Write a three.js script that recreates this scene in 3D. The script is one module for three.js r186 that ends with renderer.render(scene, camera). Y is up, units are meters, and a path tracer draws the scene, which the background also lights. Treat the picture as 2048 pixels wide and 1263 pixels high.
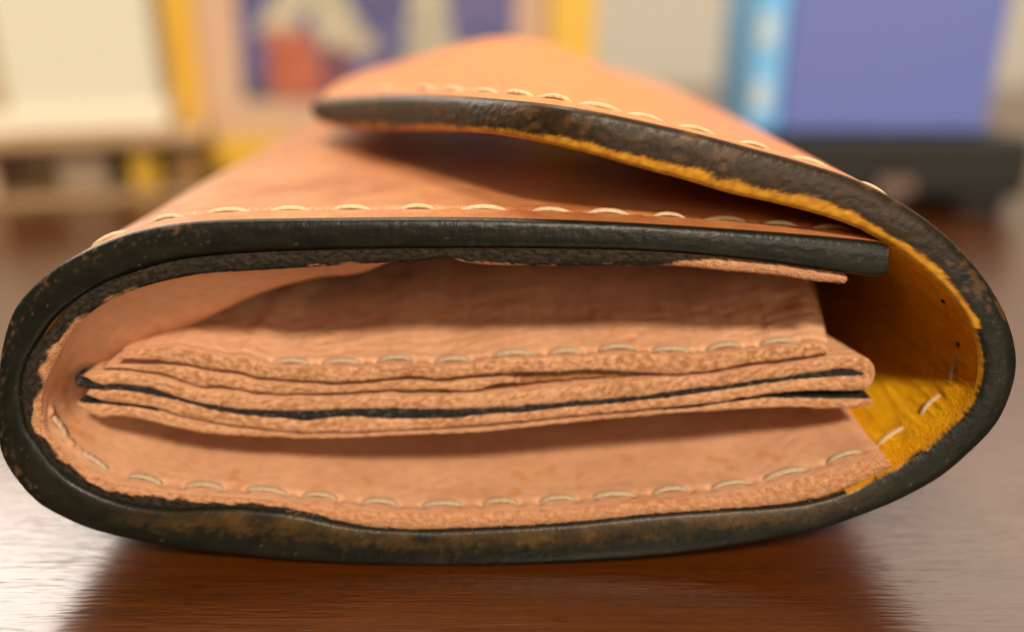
import * as THREE from 'three';
import { mergeGeometries } from 'three/addons/utils/BufferGeometryUtils.js';
import { ImprovedNoise } from 'three/addons/math/ImprovedNoise.js';
import { RoundedBoxGeometry } from 'three/addons/geometries/RoundedBoxGeometry.js';
import { RectAreaLightUniformsLib } from 'three/addons/lights/RectAreaLightUniformsLib.js';

// ---------------------------------------------------------------- camera, lamps, exposure
const MM = 0.001;
const scene = new THREE.Scene();
const camera = new THREE.PerspectiveCamera(42.47, 1024 / 631, 0.004, 8);
camera.position.set(0, 47.84 * MM, 62 * MM);
camera.rotation.x = -20.6 * Math.PI / 180;
camera.focus = 70.0 * MM;
camera.userData.fStop = 7;
const renderer = new THREE.WebGLRenderer({ antialias: true });
renderer.toneMapping = THREE.LinearToneMapping;
renderer.toneMappingExposure = 1.0;
renderer.shadowMap.enabled = true;
RectAreaLightUniformsLib.init();
scene.background = new THREE.Color().setRGB(0.05, 0.040, 0.030);      // dim warm light of the room around

// lamps: one overhead towards the far side, one on the near side plus an added low fill, two lit panels behind that the table mirrors
function lampPanel(name, label, at, towards, w, h, intensity, rgb, glow) {
  const g = new THREE.Group(); g.name = name; g.position.set(...at); g.lookAt(...towards); scene.add(g);
  g.userData = { label, category: 'lamp' };
  const housing = new THREE.Mesh(new RoundedBoxGeometry(w + 0.03, h + 0.03, 0.03, 3, 0.008), new THREE.MeshStandardMaterial({ color: 0xd8d4cc, roughness: 0.5 }));
  housing.name = 'housing'; housing.position.z = -0.02; g.add(housing);
  const diffuser = new THREE.Mesh(new RoundedBoxGeometry(w, h, 0.006, 2, 0.002), new THREE.MeshStandardMaterial({ color: 0xf4f0e6, emissive: new THREE.Color().setRGB(...rgb), emissiveIntensity: glow, roughness: 0.4 }));
  diffuser.name = 'diffuser'; diffuser.position.z = -0.003; g.add(diffuser);
  const light = new THREE.RectAreaLight(new THREE.Color().setRGB(...rgb), intensity, w, h);
  light.name = 'lamp_glow'; light.position.set(...at); scene.add(light);
  const dir = new THREE.Vector3(...towards).sub(new THREE.Vector3(...at)).normalize();
  light.position.addScaledVector(dir, 0.004); light.lookAt(...towards);
}
lampPanel('hanging_lamp', 'square warm lamp hanging high over the far end of the wallet', [-0.12, 1.05, -0.36], [0, 0.02, -0.04], 0.26, 0.26, 39, [1, 0.86, 0.67], 1);
lampPanel('hanging_lamp_001', 'square warm lamp hanging over the near edge of the table', [0.18, 1.0, 0.90], [0, 0.02, 0], 0.18, 0.18, 232, [1, 0.82, 0.62], 1);
lampPanel('added_fill_lamp', 'added wide low fill light shining into the wallet from the near right', [0.55, 0.40, 1.15], [0, 0.02, 0], 0.60, 0.36, 9, [1, 0.84, 0.64], 0.6);  // added fill with no known source, brightens the fronts and inside of the leaves
lampPanel('wall_lamp', 'square bright lamp panel on the wall above the cream box', [-0.40, 0.36, -0.46], [-0.02, 0.02, 0], 0.36, 0.30, 8.0, [1, 0.93, 0.85], 0.5);
lampPanel('wall_lamp_001', 'wide dim lamp panel on the wall above the blue box', [0.30, 0.38, -0.46], [0.02, 0.02, 0], 0.50, 0.32, 1.3, [1, 0.90, 0.76], 0.4);

// ---------------------------------------------------------------- traced sections of the wallet, in millimetres (x right, y up from the table, z towards the viewer)
const CAMERA_HEIGHT = 47.84;
const shellOuter = [[-25.39,36.63,-45.37],[-24.25,37.33,-43.98],[-19.99,38.19,-38.26],[-11.86,39.55,-26.83],[-5.94,40.21,-18.27],[-1.06,40.54,-11.65],[3.15,40.56,-7.32],[7.19,40.06,-6.01],[11.31,39.24,-5.89],[15.45,38.33,-5.75],[19.62,37.26,-5.59],[23.83,36.17,-5.43],[28.08,34.88,-5.23],[31.55,33.33,-5.0],[35.12,31.19,-4.68],[38.38,28.52,-4.28],[41.09,25.45,-3.82],[42.89,22.51,-3.38],[43.88,19.55,-2.93],[43.82,16.63,-2.49],[42.81,13.52,-2.03],[40.53,10.64,-1.6],[38.23,8.47,-1.27],[34.96,6.46,-0.97],[31.66,4.97,-0.74],[28.27,3.7,-0.56],[24.5,2.82,-0.42],[19.66,1.88,-0.28],[12.68,0.9,-0.13],[5.8,0.4,-0.06],[-1.11,0.1,-0.01],[-8.02,0.0,-0.0],[-14.92,0.2,-0.03],[-20.7,0.6,-0.09],[-25.94,1.19,-0.18],[-29.4,1.59,-0.24],[-32.88,2.18,-0.33],[-36.28,2.97,-0.45],[-38.83,3.8,-0.57],[-41.28,5.06,-0.76],[-42.91,6.22,-0.93],[-44.38,8.14,-1.22],[-45.43,10.41,-1.56],[-45.63,12.97,-1.95],[-45.3,15.72,-2.36],[-44.69,18.66,-2.8],[-44.02,21.1,-3.17],[-42.98,23.42,-3.51],[-41.51,25.2,-3.78],[-39.18,27.12,-4.07],[-36.37,28.69,-4.3],[-32.75,30.15,-4.52],[-29.22,30.94,-4.64],[-25.7,31.32,-4.7],[-21.16,31.48,-4.72],[-13.6,31.57,-4.73],[-5.2,31.61,-4.74],[3.19,31.44,-4.72],[11.6,31.07,-4.66],[20.04,30.53,-4.58],[26.4,30.03,-4.5],[30.65,29.61,-4.44],[31.61,29.36,-4.4]];
const shellInner = [[-25.28,35.03,-45.13],[-24.08,34.41,-43.54],[-19.78,34.55,-37.72],[-11.81,35.87,-26.28],[-6.23,36.93,-17.77],[-1.73,37.56,-11.21],[2.35,37.51,-6.86],[6.23,36.82,-5.52],[10.19,35.73,-5.36],[14.17,34.72,-5.21],[18.18,33.58,-5.04],[22.2,32.72,-4.91],[26.26,31.69,-4.75],[29.73,30.44,-4.57],[32.85,28.77,-4.32],[35.61,26.74,-4.01],[37.9,24.59,-3.69],[39.56,22.2,-3.33],[40.57,19.55,-2.93],[40.63,16.86,-2.53],[39.65,14.72,-2.21],[37.77,12.6,-1.89],[35.77,10.87,-1.63],[33.04,9.09,-1.36],[30.04,7.42,-1.11],[26.97,6.37,-0.95],[23.38,5.88,-0.88],[18.87,5.55,-0.83],[12.08,5.01,-0.75],[5.51,4.29,-0.64],[-1.09,3.85,-0.58],[-7.71,3.6,-0.54],[-14.3,3.99,-0.6],[-19.7,5.16,-0.77],[-24.21,5.64,-0.85],[-27.83,5.69,-0.85],[-31.24,5.59,-0.84],[-34.5,6.08,-0.91],[-36.99,6.94,-1.04],[-39.33,8.28,-1.24],[-40.93,9.94,-1.49],[-42.04,11.81,-1.77],[-42.82,13.43,-2.01],[-42.97,15.72,-2.36],[-42.71,17.76,-2.66],[-41.96,19.55,-2.93],[-40.9,21.1,-3.17],[-39.68,22.64,-3.4],[-38.42,23.81,-3.57],[-36.79,24.94,-3.74],[-34.51,26.22,-3.93],[-31.19,27.46,-4.12],[-27.95,28.18,-4.23],[-24.95,28.52,-4.28],[-20.91,28.81,-4.32],[-13.71,28.98,-4.35],[-5.24,29.02,-4.35],[3.21,28.98,-4.35],[11.6,28.77,-4.32],[19.89,28.1,-4.21],[26.2,27.25,-4.09],[30.51,26.65,-4.0],[31.77,26.74,-4.01]];
const liningOuter = [[28.45,26.78,-4.02],[26.2,27.16,-4.07],[22.33,27.76,-4.16],[18.07,28.14,-4.22],[13.38,28.56,-4.28],[7.45,28.81,-4.32],[3.22,28.9,-4.33],[-1.02,28.94,-4.34],[-3.55,28.94,-4.34],[-5.67,28.94,-4.34],[-8.21,28.94,-4.34],[-13.71,28.9,-4.33],[-17.95,28.77,-4.32],[-22.19,28.6,-4.29],[-25.94,28.35,-4.25],[-29.03,27.88,-4.18],[-32.09,27.04,-4.06],[-35.23,25.88,-3.88],[-37.52,24.51,-3.68],[-39.22,22.86,-3.43],[-41.0,21.01,-3.15],[-42.14,19.51,-2.93],[-42.9,17.67,-2.65],[-43.16,15.63,-2.34],[-43.0,13.39,-2.01],[-42.23,11.72,-1.76],[-41.12,9.84,-1.48],[-39.52,8.18,-1.23],[-37.18,6.85,-1.03],[-34.24,5.98,-0.9],[-31.25,5.5,-0.82],[-27.84,5.59,-0.84],[-24.22,5.55,-0.83],[-19.71,5.06,-0.76],[-14.31,3.94,-0.59],[-11.13,3.6,-0.54],[-7.71,3.55,-0.53],[-1.09,3.8,-0.57],[5.51,4.24,-0.64],[12.08,4.97,-0.74],[18.87,5.5,-0.82],[23.38,5.84,-0.88],[26.97,6.37,-0.95],[30.04,7.47,-1.12],[33.04,9.09,-1.36],[33.98,9.61,-1.44]];
const liningInner = [[28.34,26.05,-3.91],[26.07,26.22,-3.93],[22.4,26.74,-4.01],[18.12,27.12,-4.07],[13.43,27.54,-4.13],[7.48,27.54,-4.13],[3.23,27.54,-4.13],[-1.02,27.59,-4.14],[-3.57,27.76,-4.16],[-5.68,28.18,-4.23],[-8.23,27.97,-4.2],[-13.76,27.63,-4.14],[-18.02,27.38,-4.11],[-22.29,27.12,-4.07],[-26.05,26.91,-4.04],[-28.95,26.4,-3.96],[-31.79,25.67,-3.85],[-34.47,24.59,-3.69],[-36.68,23.2,-3.48],[-38.24,21.63,-3.24],[-39.38,20.0,-3.0],[-40.47,18.21,-2.73],[-41.26,16.41,-2.46],[-41.5,14.81,-2.22],[-41.37,12.97,-1.95],[-40.47,11.58,-1.74],[-39.32,10.26,-1.54],[-37.9,8.99,-1.35],[-35.84,8.04,-1.21],[-33.77,7.56,-1.13],[-30.97,7.09,-1.06],[-27.65,6.85,-1.03],[-24.05,6.61,-0.99],[-19.56,6.13,-0.92],[-14.15,5.5,-0.82],[-11.08,5.21,-0.78],[-7.67,5.11,-0.77],[-1.09,5.3,-0.8],[5.35,5.69,-0.85],[11.81,6.22,-0.93],[18.57,6.85,-1.03],[22.81,7.56,-1.13],[26.26,8.52,-1.28],[29.42,9.46,-1.42],[32.23,10.5,-1.57],[33.44,10.55,-1.58]];
const liningSag = [[28.34,26.05,-12.0],[26.07,26.22,-12.0],[22.4,26.74,-12.0],[18.12,27.12,-12.0],[13.43,27.54,-12.0],[7.48,27.54,-12.0],[3.23,27.54,-12.0],[-1.02,27.59,-12.0],[-3.57,27.76,-12.0],[-5.68,28.18,-12.0],[-10.1,26.23,-12.0],[-14.51,24.28,-12.0],[-18.36,23.88,-12.0],[-22.28,22.92,-12.0],[-25.28,21.86,-12.0],[-28.11,20.52,-12.0],[-30.72,19.16,-12.0],[-33.37,17.74,-12.0],[-35.76,16.62,-12.0],[-37.77,15.76,-12.0],[-39.2,15.22,-12.0],[-40.32,14.51,-12.0],[-41.2,13.8,-12.0],[-41.62,12.87,-12.0],[-41.31,11.75,-12.0],[-40.17,10.83,-12.0],[-39.04,9.91,-12.0],[-37.9,8.99,-12.0],[-35.84,8.04,-12.0],[-33.77,7.56,-12.0],[-30.97,7.09,-12.0],[-27.65,6.85,-12.0],[-24.05,6.61,-12.0],[-19.56,6.13,-12.0],[-14.15,5.5,-12.0],[-11.08,5.21,-12.0],[-7.67,5.11,-12.0],[-1.09,5.3,-12.0],[5.35,5.69,-12.0],[11.81,6.22,-12.0],[18.57,6.85,-12.0],[22.81,7.56,-12.0],[26.26,8.52,-12.0],[29.42,9.46,-12.0],[32.23,10.5,-12.0],[33.44,10.55,-12.0]];
const leafTop = [[[-36.25,18.26,-6.24],[-34.82,18.63,-6.29],[-33.4,18.96,-6.34],[-32.01,19.01,-6.35],[-30.62,19.03,-6.36],[-29.25,18.82,-6.32],[-27.89,18.53,-6.28],[-26.52,18.22,-6.23],[-25.13,18.27,-6.24],[-23.77,17.84,-6.18],[-22.41,17.31,-6.1],[-21.03,17.13,-6.07],[-19.63,17.13,-6.07],[-18.24,17.15,-6.07],[-16.84,17.18,-6.08],[-15.45,17.2,-6.08],[-14.05,17.22,-6.08],[-12.66,17.31,-6.1],[-11.26,17.42,-6.11],[-9.86,17.5,-6.13],[-8.47,17.4,-6.11],[-7.08,17.29,-6.09],[-5.69,17.31,-6.1],[-4.29,17.52,-6.13],[-2.9,17.73,-6.16],[-1.51,17.86,-6.18],[-0.11,17.97,-6.19],[1.28,18.07,-6.21],[2.67,18.07,-6.21],[4.06,18.07,-6.21],[5.45,18.11,-6.22],[6.84,18.27,-6.24],[8.22,18.42,-6.26],[9.61,18.49,-6.27],[11.0,18.49,-6.27],[12.39,18.42,-6.26],[13.78,18.35,-6.25],[15.17,18.32,-6.25],[16.56,18.37,-6.26],[17.95,18.44,-6.27],[19.33,18.58,-6.29],[20.71,18.72,-6.31],[22.09,18.85,-6.33],[23.47,18.99,-6.35],[24.84,19.13,-6.37],[26.22,19.28,-6.39],[27.59,19.44,-6.42],[29.0,19.1,-6.36]],[[-35.9,18.07,-6.21],[-34.53,17.99,-6.2],[-33.15,17.91,-6.19],[-31.77,17.79,-6.17],[-30.4,17.65,-6.15],[-29.04,17.38,-6.11],[-27.67,17.1,-6.06],[-26.29,16.96,-6.04],[-24.92,16.76,-6.01],[-23.55,16.38,-5.96],[-22.17,16.21,-5.93],[-20.79,16.07,-5.91],[-19.4,15.97,-5.9],[-18.01,15.88,-5.88],[-16.62,15.86,-5.88],[-15.23,15.86,-5.88],[-13.83,15.96,-5.89],[-12.43,16.1,-5.91],[-11.04,16.23,-5.93],[-9.64,16.37,-5.96],[-8.25,16.34,-5.95],[-6.86,16.2,-5.93],[-5.47,16.25,-5.94],[-4.07,16.43,-5.96],[-2.68,16.58,-5.99],[-1.29,16.7,-6.0],[0.1,16.76,-6.01],[1.49,16.76,-6.01],[2.88,16.76,-6.01],[4.27,16.84,-6.03],[5.66,16.94,-6.04],[7.04,17.04,-6.06],[8.44,16.97,-6.05],[9.83,16.9,-6.03],[11.22,16.82,-6.02],[12.61,16.73,-6.01],[14.0,16.64,-6.0],[15.4,16.6,-5.99],[16.78,16.75,-6.01],[18.16,16.91,-6.04],[19.54,17.15,-6.07],[20.91,17.43,-6.11],[22.28,17.7,-6.16],[23.66,17.86,-6.18],[25.03,18.02,-6.2],[26.4,18.19,-6.23],[27.77,18.36,-6.25],[29.13,18.73,-6.31]]];
const leafSecond = [[[-37.86,17.15,-6.22],[-36.75,17.21,-6.23],[-35.64,17.3,-6.24],[-34.55,17.2,-6.23],[-33.45,17.18,-6.23],[-32.35,17.26,-6.24],[-31.26,17.17,-6.23],[-30.16,17.12,-6.22],[-29.07,17.01,-6.2],[-27.99,16.72,-6.16],[-26.91,16.51,-6.13],[-25.81,16.44,-6.12],[-24.72,16.19,-6.08],[-23.65,15.8,-6.02],[-22.54,15.78,-6.02],[-21.44,15.74,-6.01],[-20.35,15.57,-5.98],[-19.24,15.53,-5.98],[-18.14,15.47,-5.97],[-17.05,15.3,-5.95],[-15.94,15.32,-5.95],[-14.83,15.42,-5.96],[-13.72,15.46,-5.97],[-12.61,15.59,-5.99],[-11.5,15.78,-6.02],[-10.4,15.77,-6.02],[-9.29,15.79,-6.02],[-8.19,15.8,-6.02],[-7.09,15.68,-6.0],[-5.98,15.62,-5.99],[-4.87,15.86,-6.03],[-3.77,15.97,-6.05],[-2.67,15.99,-6.05],[-1.56,16.1,-6.06],[-0.46,16.08,-6.06],[0.65,15.66,-6.0]],[[-37.58,17.18,-6.23],[-36.49,17.16,-6.22],[-35.4,17.09,-6.21],[-34.32,16.95,-6.19],[-33.24,16.77,-6.17],[-32.15,16.65,-6.15],[-31.09,16.26,-6.09],[-30.03,15.78,-6.02],[-28.97,15.36,-5.95],[-27.87,15.39,-5.96],[-26.77,15.38,-5.96],[-25.68,15.18,-5.93],[-24.6,14.98,-5.9],[-23.51,14.77,-5.87],[-22.41,14.72,-5.86],[-21.31,14.63,-5.84],[-20.21,14.67,-5.85],[-19.1,14.71,-5.86],[-18.0,14.69,-5.85],[-16.9,14.68,-5.85],[-15.79,14.75,-5.86],[-14.69,14.83,-5.87],[-13.58,14.94,-5.89],[-12.48,14.97,-5.9],[-11.37,15.05,-5.91],[-10.27,15.09,-5.91],[-9.17,15.05,-5.91],[-8.07,15.04,-5.91],[-6.97,15.06,-5.91],[-5.87,15.04,-5.91],[-4.77,14.97,-5.9],[-3.67,14.99,-5.9],[-2.56,15.28,-5.94],[-1.46,15.56,-5.98],[-0.36,15.76,-6.01],[0.74,15.94,-6.04]]];
const leafStub = [[[-0.56,15.81,-6.77],[0.55,15.77,-6.77],[1.67,15.86,-6.78],[2.78,16.04,-6.81],[3.89,16.05,-6.81],[5.0,16.09,-6.81],[6.11,16.2,-6.83],[7.23,16.16,-6.82],[8.34,16.15,-6.82],[9.45,16.24,-6.84],[10.56,16.17,-6.83],[11.68,16.07,-6.81]],[[-0.56,15.28,-6.69],[0.56,15.33,-6.7],[1.69,15.43,-6.71],[2.81,15.54,-6.73],[3.93,15.62,-6.74],[5.05,15.65,-6.75],[6.17,15.77,-6.77],[7.29,15.88,-6.78],[8.41,15.94,-6.79],[9.53,15.95,-6.79],[10.65,15.99,-6.8],[11.77,16.01,-6.8]]];
const leafFolded = [[[-39.21,16.52,-5.93],[-37.63,16.72,-5.96],[-36.07,16.76,-5.96],[-34.53,16.57,-5.94],[-33.0,16.29,-5.89],[-31.48,15.86,-5.83],[-29.96,15.35,-5.75],[-28.43,14.98,-5.7],[-26.88,14.78,-5.67],[-25.31,14.82,-5.67],[-23.77,14.4,-5.61],[-22.21,14.34,-5.6],[-20.64,14.31,-5.6],[-19.07,14.35,-5.6],[-17.51,14.32,-5.6],[-15.94,14.35,-5.6],[-14.36,14.52,-5.63],[-12.79,14.53,-5.63],[-11.22,14.66,-5.65],[-9.66,14.51,-5.63],[-8.09,14.58,-5.64],[-6.53,14.48,-5.62],[-4.96,14.63,-5.64],[-3.39,14.62,-5.64],[-1.83,14.74,-5.66],[-0.26,14.83,-5.67],[1.3,14.91,-5.69],[2.87,15.2,-5.73],[4.43,15.31,-5.75],[5.99,15.59,-5.79],[7.55,15.58,-5.79],[9.11,15.79,-5.82],[10.66,15.88,-5.83],[12.22,16.12,-5.87],[13.77,16.22,-5.88],[15.33,16.25,-5.89],[16.88,16.39,-5.91],[18.44,16.46,-5.92],[19.98,16.8,-5.97],[21.52,16.94,-5.99],[23.06,17.24,-6.04],[24.61,17.29,-6.04],[26.15,17.55,-6.08],[27.68,17.8,-6.12],[29.21,18.12,-6.17],[30.75,18.19,-6.18],[32.17,18.19,-6.18],[33.01,17.53,-6.08],[33.31,16.73,-5.96],[33.05,15.65,-5.8],[32.31,15.17,-5.73],[31.02,15.08,-5.71],[29.46,15.08,-5.71],[27.9,15.05,-5.71],[26.35,15.01,-5.7],[24.79,14.9,-5.69],[23.24,14.67,-5.65],[21.7,14.44,-5.62],[20.15,14.18,-5.58],[18.59,13.93,-5.54],[17.04,13.72,-5.51],[15.48,13.56,-5.48],[13.92,13.41,-5.46],[12.35,13.27,-5.44],[10.79,13.14,-5.42],[9.22,13.01,-5.4],[7.65,12.87,-5.38],[6.09,12.69,-5.35],[4.52,12.51,-5.33],[2.95,12.33,-5.3],[1.37,12.15,-5.27],[-0.2,12.01,-5.25],[-1.78,11.88,-5.23],[-3.35,11.74,-5.21],[-4.93,11.6,-5.19],[-6.51,11.46,-5.17],[-8.09,11.39,-5.16],[-9.67,11.31,-5.15],[-11.25,11.23,-5.13],[-12.83,11.15,-5.12],[-14.41,11.07,-5.11],[-15.99,11.04,-5.11],[-17.57,11.04,-5.11],[-19.15,11.04,-5.11],[-20.72,11.13,-5.12],[-22.29,11.29,-5.14],[-23.86,11.44,-5.17],[-25.42,11.63,-5.19],[-26.98,11.85,-5.23],[-28.53,12.17,-5.27],[-30.08,12.52,-5.33],[-31.61,12.94,-5.39],[-33.14,13.46,-5.47],[-34.68,13.7,-5.5],[-36.23,13.91,-5.54],[-37.77,14.08,-5.56],[-39.27,14.7,-5.65]],[[-39.44,16.51,-5.93],[-37.97,15.7,-5.8],[-36.41,15.69,-5.8],[-34.86,15.59,-5.79],[-33.33,15.33,-5.75],[-31.81,14.79,-5.67],[-30.29,14.26,-5.59],[-28.76,13.85,-5.53],[-27.22,13.58,-5.49],[-25.66,13.36,-5.45],[-24.1,13.26,-5.44],[-22.54,13.15,-5.42],[-20.97,13.08,-5.41],[-19.4,13.14,-5.42],[-17.82,13.13,-5.42],[-16.25,13.23,-5.44],[-14.68,13.3,-5.45],[-13.11,13.31,-5.45],[-11.53,13.34,-5.45],[-9.97,13.28,-5.44],[-8.4,13.26,-5.44],[-6.83,13.31,-5.45],[-5.26,13.28,-5.44],[-3.69,13.35,-5.45],[-2.12,13.4,-5.46],[-0.55,13.44,-5.47],[1.02,13.6,-5.49],[2.59,13.72,-5.51],[4.16,13.87,-5.53],[5.72,14.05,-5.56],[7.29,14.11,-5.57],[8.85,14.27,-5.59],[10.41,14.41,-5.61],[11.97,14.49,-5.62],[13.53,14.76,-5.66],[15.08,15.01,-5.7],[16.64,15.21,-5.73],[18.19,15.43,-5.76],[19.74,15.56,-5.78],[21.28,15.82,-5.82],[22.83,16.07,-5.86],[24.37,16.22,-5.88],[25.91,16.5,-5.92],[27.45,16.71,-5.96],[28.99,16.94,-5.99],[30.52,17.14,-6.02],[31.55,16.92,-5.99],[32.02,16.78,-5.97],[32.22,16.64,-5.95],[32.04,16.54,-5.93],[31.5,16.5,-5.92],[30.58,16.45,-5.92],[29.05,16.36,-5.9],[27.52,16.26,-5.89],[25.99,16.13,-5.87],[24.46,15.94,-5.84],[22.93,15.7,-5.8],[21.4,15.45,-5.77],[19.87,15.22,-5.73],[18.34,14.99,-5.7],[16.8,14.77,-5.67],[15.27,14.56,-5.63],[13.73,14.35,-5.6],[12.18,14.17,-5.57],[10.64,13.98,-5.55],[9.09,13.8,-5.52],[7.54,13.66,-5.5],[5.99,13.59,-5.49],[4.44,13.45,-5.47],[2.89,13.23,-5.44],[1.34,13.02,-5.4],[-0.22,12.94,-5.39],[-1.77,12.86,-5.38],[-3.33,12.72,-5.36],[-4.89,12.5,-5.33],[-6.45,12.44,-5.32],[-8.0,12.44,-5.32],[-9.56,12.4,-5.31],[-11.12,12.35,-5.3],[-12.67,12.5,-5.33],[-14.22,12.63,-5.35],[-15.78,12.63,-5.35],[-17.35,12.45,-5.32],[-18.92,12.21,-5.28],[-20.46,12.41,-5.31],[-22.02,12.5,-5.32],[-23.56,12.63,-5.34],[-25.11,12.79,-5.37],[-26.65,13.04,-5.41],[-28.18,13.32,-5.45],[-29.69,13.84,-5.53],[-31.21,14.23,-5.59],[-32.73,14.54,-5.63],[-34.25,14.83,-5.67],[-35.77,15.11,-5.72],[-37.31,15.17,-5.73],[-38.85,15.22,-5.73]]];
const leafBottom = [[[-40.21,13.98,-5.7],[-38.53,13.73,-5.66],[-36.83,13.59,-5.64],[-35.13,13.42,-5.61],[-33.45,13.15,-5.57],[-31.78,12.63,-5.49],[-30.1,12.16,-5.42],[-28.41,11.78,-5.37],[-26.71,11.44,-5.32],[-25.01,11.23,-5.28],[-23.29,11.04,-5.26],[-21.58,10.89,-5.23],[-19.86,10.74,-5.21],[-18.13,10.76,-5.21],[-16.41,10.78,-5.22],[-14.68,10.82,-5.22],[-12.95,10.92,-5.24],[-11.22,11.02,-5.25],[-9.49,11.1,-5.26],[-7.77,11.14,-5.27],[-6.04,11.2,-5.28],[-4.32,11.28,-5.29],[-2.59,11.37,-5.31],[-0.87,11.56,-5.33],[0.85,11.76,-5.36],[2.57,11.95,-5.39],[4.29,12.14,-5.42],[6.01,12.34,-5.45],[7.72,12.53,-5.48],[9.44,12.69,-5.5],[11.15,12.83,-5.53],[12.86,12.98,-5.55],[14.57,13.14,-5.57],[16.28,13.33,-5.6],[17.98,13.53,-5.63],[19.68,13.79,-5.67],[21.38,14.05,-5.71],[23.07,14.24,-5.74],[24.78,14.3,-5.74],[26.49,14.29,-5.74],[28.2,14.25,-5.74],[29.91,14.22,-5.73],[31.62,14.22,-5.73],[33.33,14.22,-5.73]],[[-40.18,13.48,-5.62],[-38.56,12.56,-5.48],[-36.84,12.56,-5.48],[-35.15,12.37,-5.46],[-33.46,12.04,-5.41],[-31.78,11.55,-5.33],[-30.09,11.17,-5.28],[-28.39,10.85,-5.23],[-26.67,10.72,-5.21],[-24.96,10.58,-5.19],[-23.23,10.56,-5.18],[-21.51,10.54,-5.18],[-19.78,10.43,-5.16],[-18.06,10.44,-5.17],[-16.33,10.46,-5.17],[-14.6,10.5,-5.17],[-12.87,10.6,-5.19],[-11.14,10.7,-5.21],[-9.41,10.78,-5.22],[-7.68,10.83,-5.22],[-5.95,10.88,-5.23],[-4.23,10.97,-5.24],[-2.5,11.05,-5.26],[-0.78,11.24,-5.29],[0.95,11.44,-5.32],[2.67,11.63,-5.35],[4.39,11.83,-5.37],[6.11,12.02,-5.4],[7.82,12.2,-5.43],[9.54,12.33,-5.45],[11.25,12.52,-5.48],[12.97,12.66,-5.5],[14.68,12.83,-5.52],[16.39,12.95,-5.54],[18.1,13.05,-5.56],[19.81,13.15,-5.57],[21.52,13.24,-5.59],[23.22,13.34,-5.6],[24.93,13.44,-5.62],[26.65,13.42,-5.61],[28.37,13.33,-5.6],[30.09,13.28,-5.59],[31.8,13.28,-5.59],[33.47,13.72,-5.66]]];
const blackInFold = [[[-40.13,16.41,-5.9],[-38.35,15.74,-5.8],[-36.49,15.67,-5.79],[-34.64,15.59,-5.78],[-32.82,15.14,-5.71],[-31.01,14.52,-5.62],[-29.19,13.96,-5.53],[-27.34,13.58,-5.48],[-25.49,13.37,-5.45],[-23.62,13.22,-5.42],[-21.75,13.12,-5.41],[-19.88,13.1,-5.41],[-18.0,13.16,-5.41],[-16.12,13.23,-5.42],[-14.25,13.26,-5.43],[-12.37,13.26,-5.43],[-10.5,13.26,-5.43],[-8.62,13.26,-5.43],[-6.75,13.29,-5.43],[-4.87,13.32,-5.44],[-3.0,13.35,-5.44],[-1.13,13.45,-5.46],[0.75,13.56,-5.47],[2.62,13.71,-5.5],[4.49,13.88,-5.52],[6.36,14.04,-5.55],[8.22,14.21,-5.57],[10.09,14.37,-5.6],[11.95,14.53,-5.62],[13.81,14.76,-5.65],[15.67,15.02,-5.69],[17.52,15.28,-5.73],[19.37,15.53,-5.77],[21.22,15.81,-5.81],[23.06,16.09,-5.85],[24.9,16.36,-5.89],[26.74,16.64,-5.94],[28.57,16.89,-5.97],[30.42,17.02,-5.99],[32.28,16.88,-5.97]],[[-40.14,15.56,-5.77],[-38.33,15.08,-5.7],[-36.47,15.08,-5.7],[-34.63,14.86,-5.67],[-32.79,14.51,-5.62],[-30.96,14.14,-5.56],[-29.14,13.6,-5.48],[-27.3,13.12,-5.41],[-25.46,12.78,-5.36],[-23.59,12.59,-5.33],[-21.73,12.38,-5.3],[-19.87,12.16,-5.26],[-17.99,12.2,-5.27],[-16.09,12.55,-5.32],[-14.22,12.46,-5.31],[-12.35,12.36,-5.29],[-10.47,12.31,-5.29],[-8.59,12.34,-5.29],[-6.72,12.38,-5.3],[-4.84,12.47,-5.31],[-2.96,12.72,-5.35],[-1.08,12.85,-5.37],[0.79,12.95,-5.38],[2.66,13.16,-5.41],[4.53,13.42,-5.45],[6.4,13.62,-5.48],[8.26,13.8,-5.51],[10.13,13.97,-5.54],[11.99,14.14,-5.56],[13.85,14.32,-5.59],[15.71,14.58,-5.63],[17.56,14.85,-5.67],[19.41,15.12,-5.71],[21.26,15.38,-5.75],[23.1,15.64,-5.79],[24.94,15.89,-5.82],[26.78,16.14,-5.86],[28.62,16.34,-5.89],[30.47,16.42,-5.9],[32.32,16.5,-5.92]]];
const stitchAt = {"flap":[2.675,3.427,4.004,4.679,5.354,6.134,7.076,8.015,9.11,10.316,11.499,13.015],"top":[50.138,51.595,53.157,54.241,54.943,55.649,56.322,57.019,57.648,58.27,58.841,59.535,60.393],"gold":[18.903,20.48,22.141],"goldhole":[16.529,18.086],"low":[24.29,26.762,28.971,30.781,32.324,33.344,34.615,36.185,36.996,37.822,38.644,39.387,40.291,41.609,43.295],"A":[11.259,14.598,18.268,22.107,26.113,29.62,33.128,36.798,40.137,43.813]};

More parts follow.
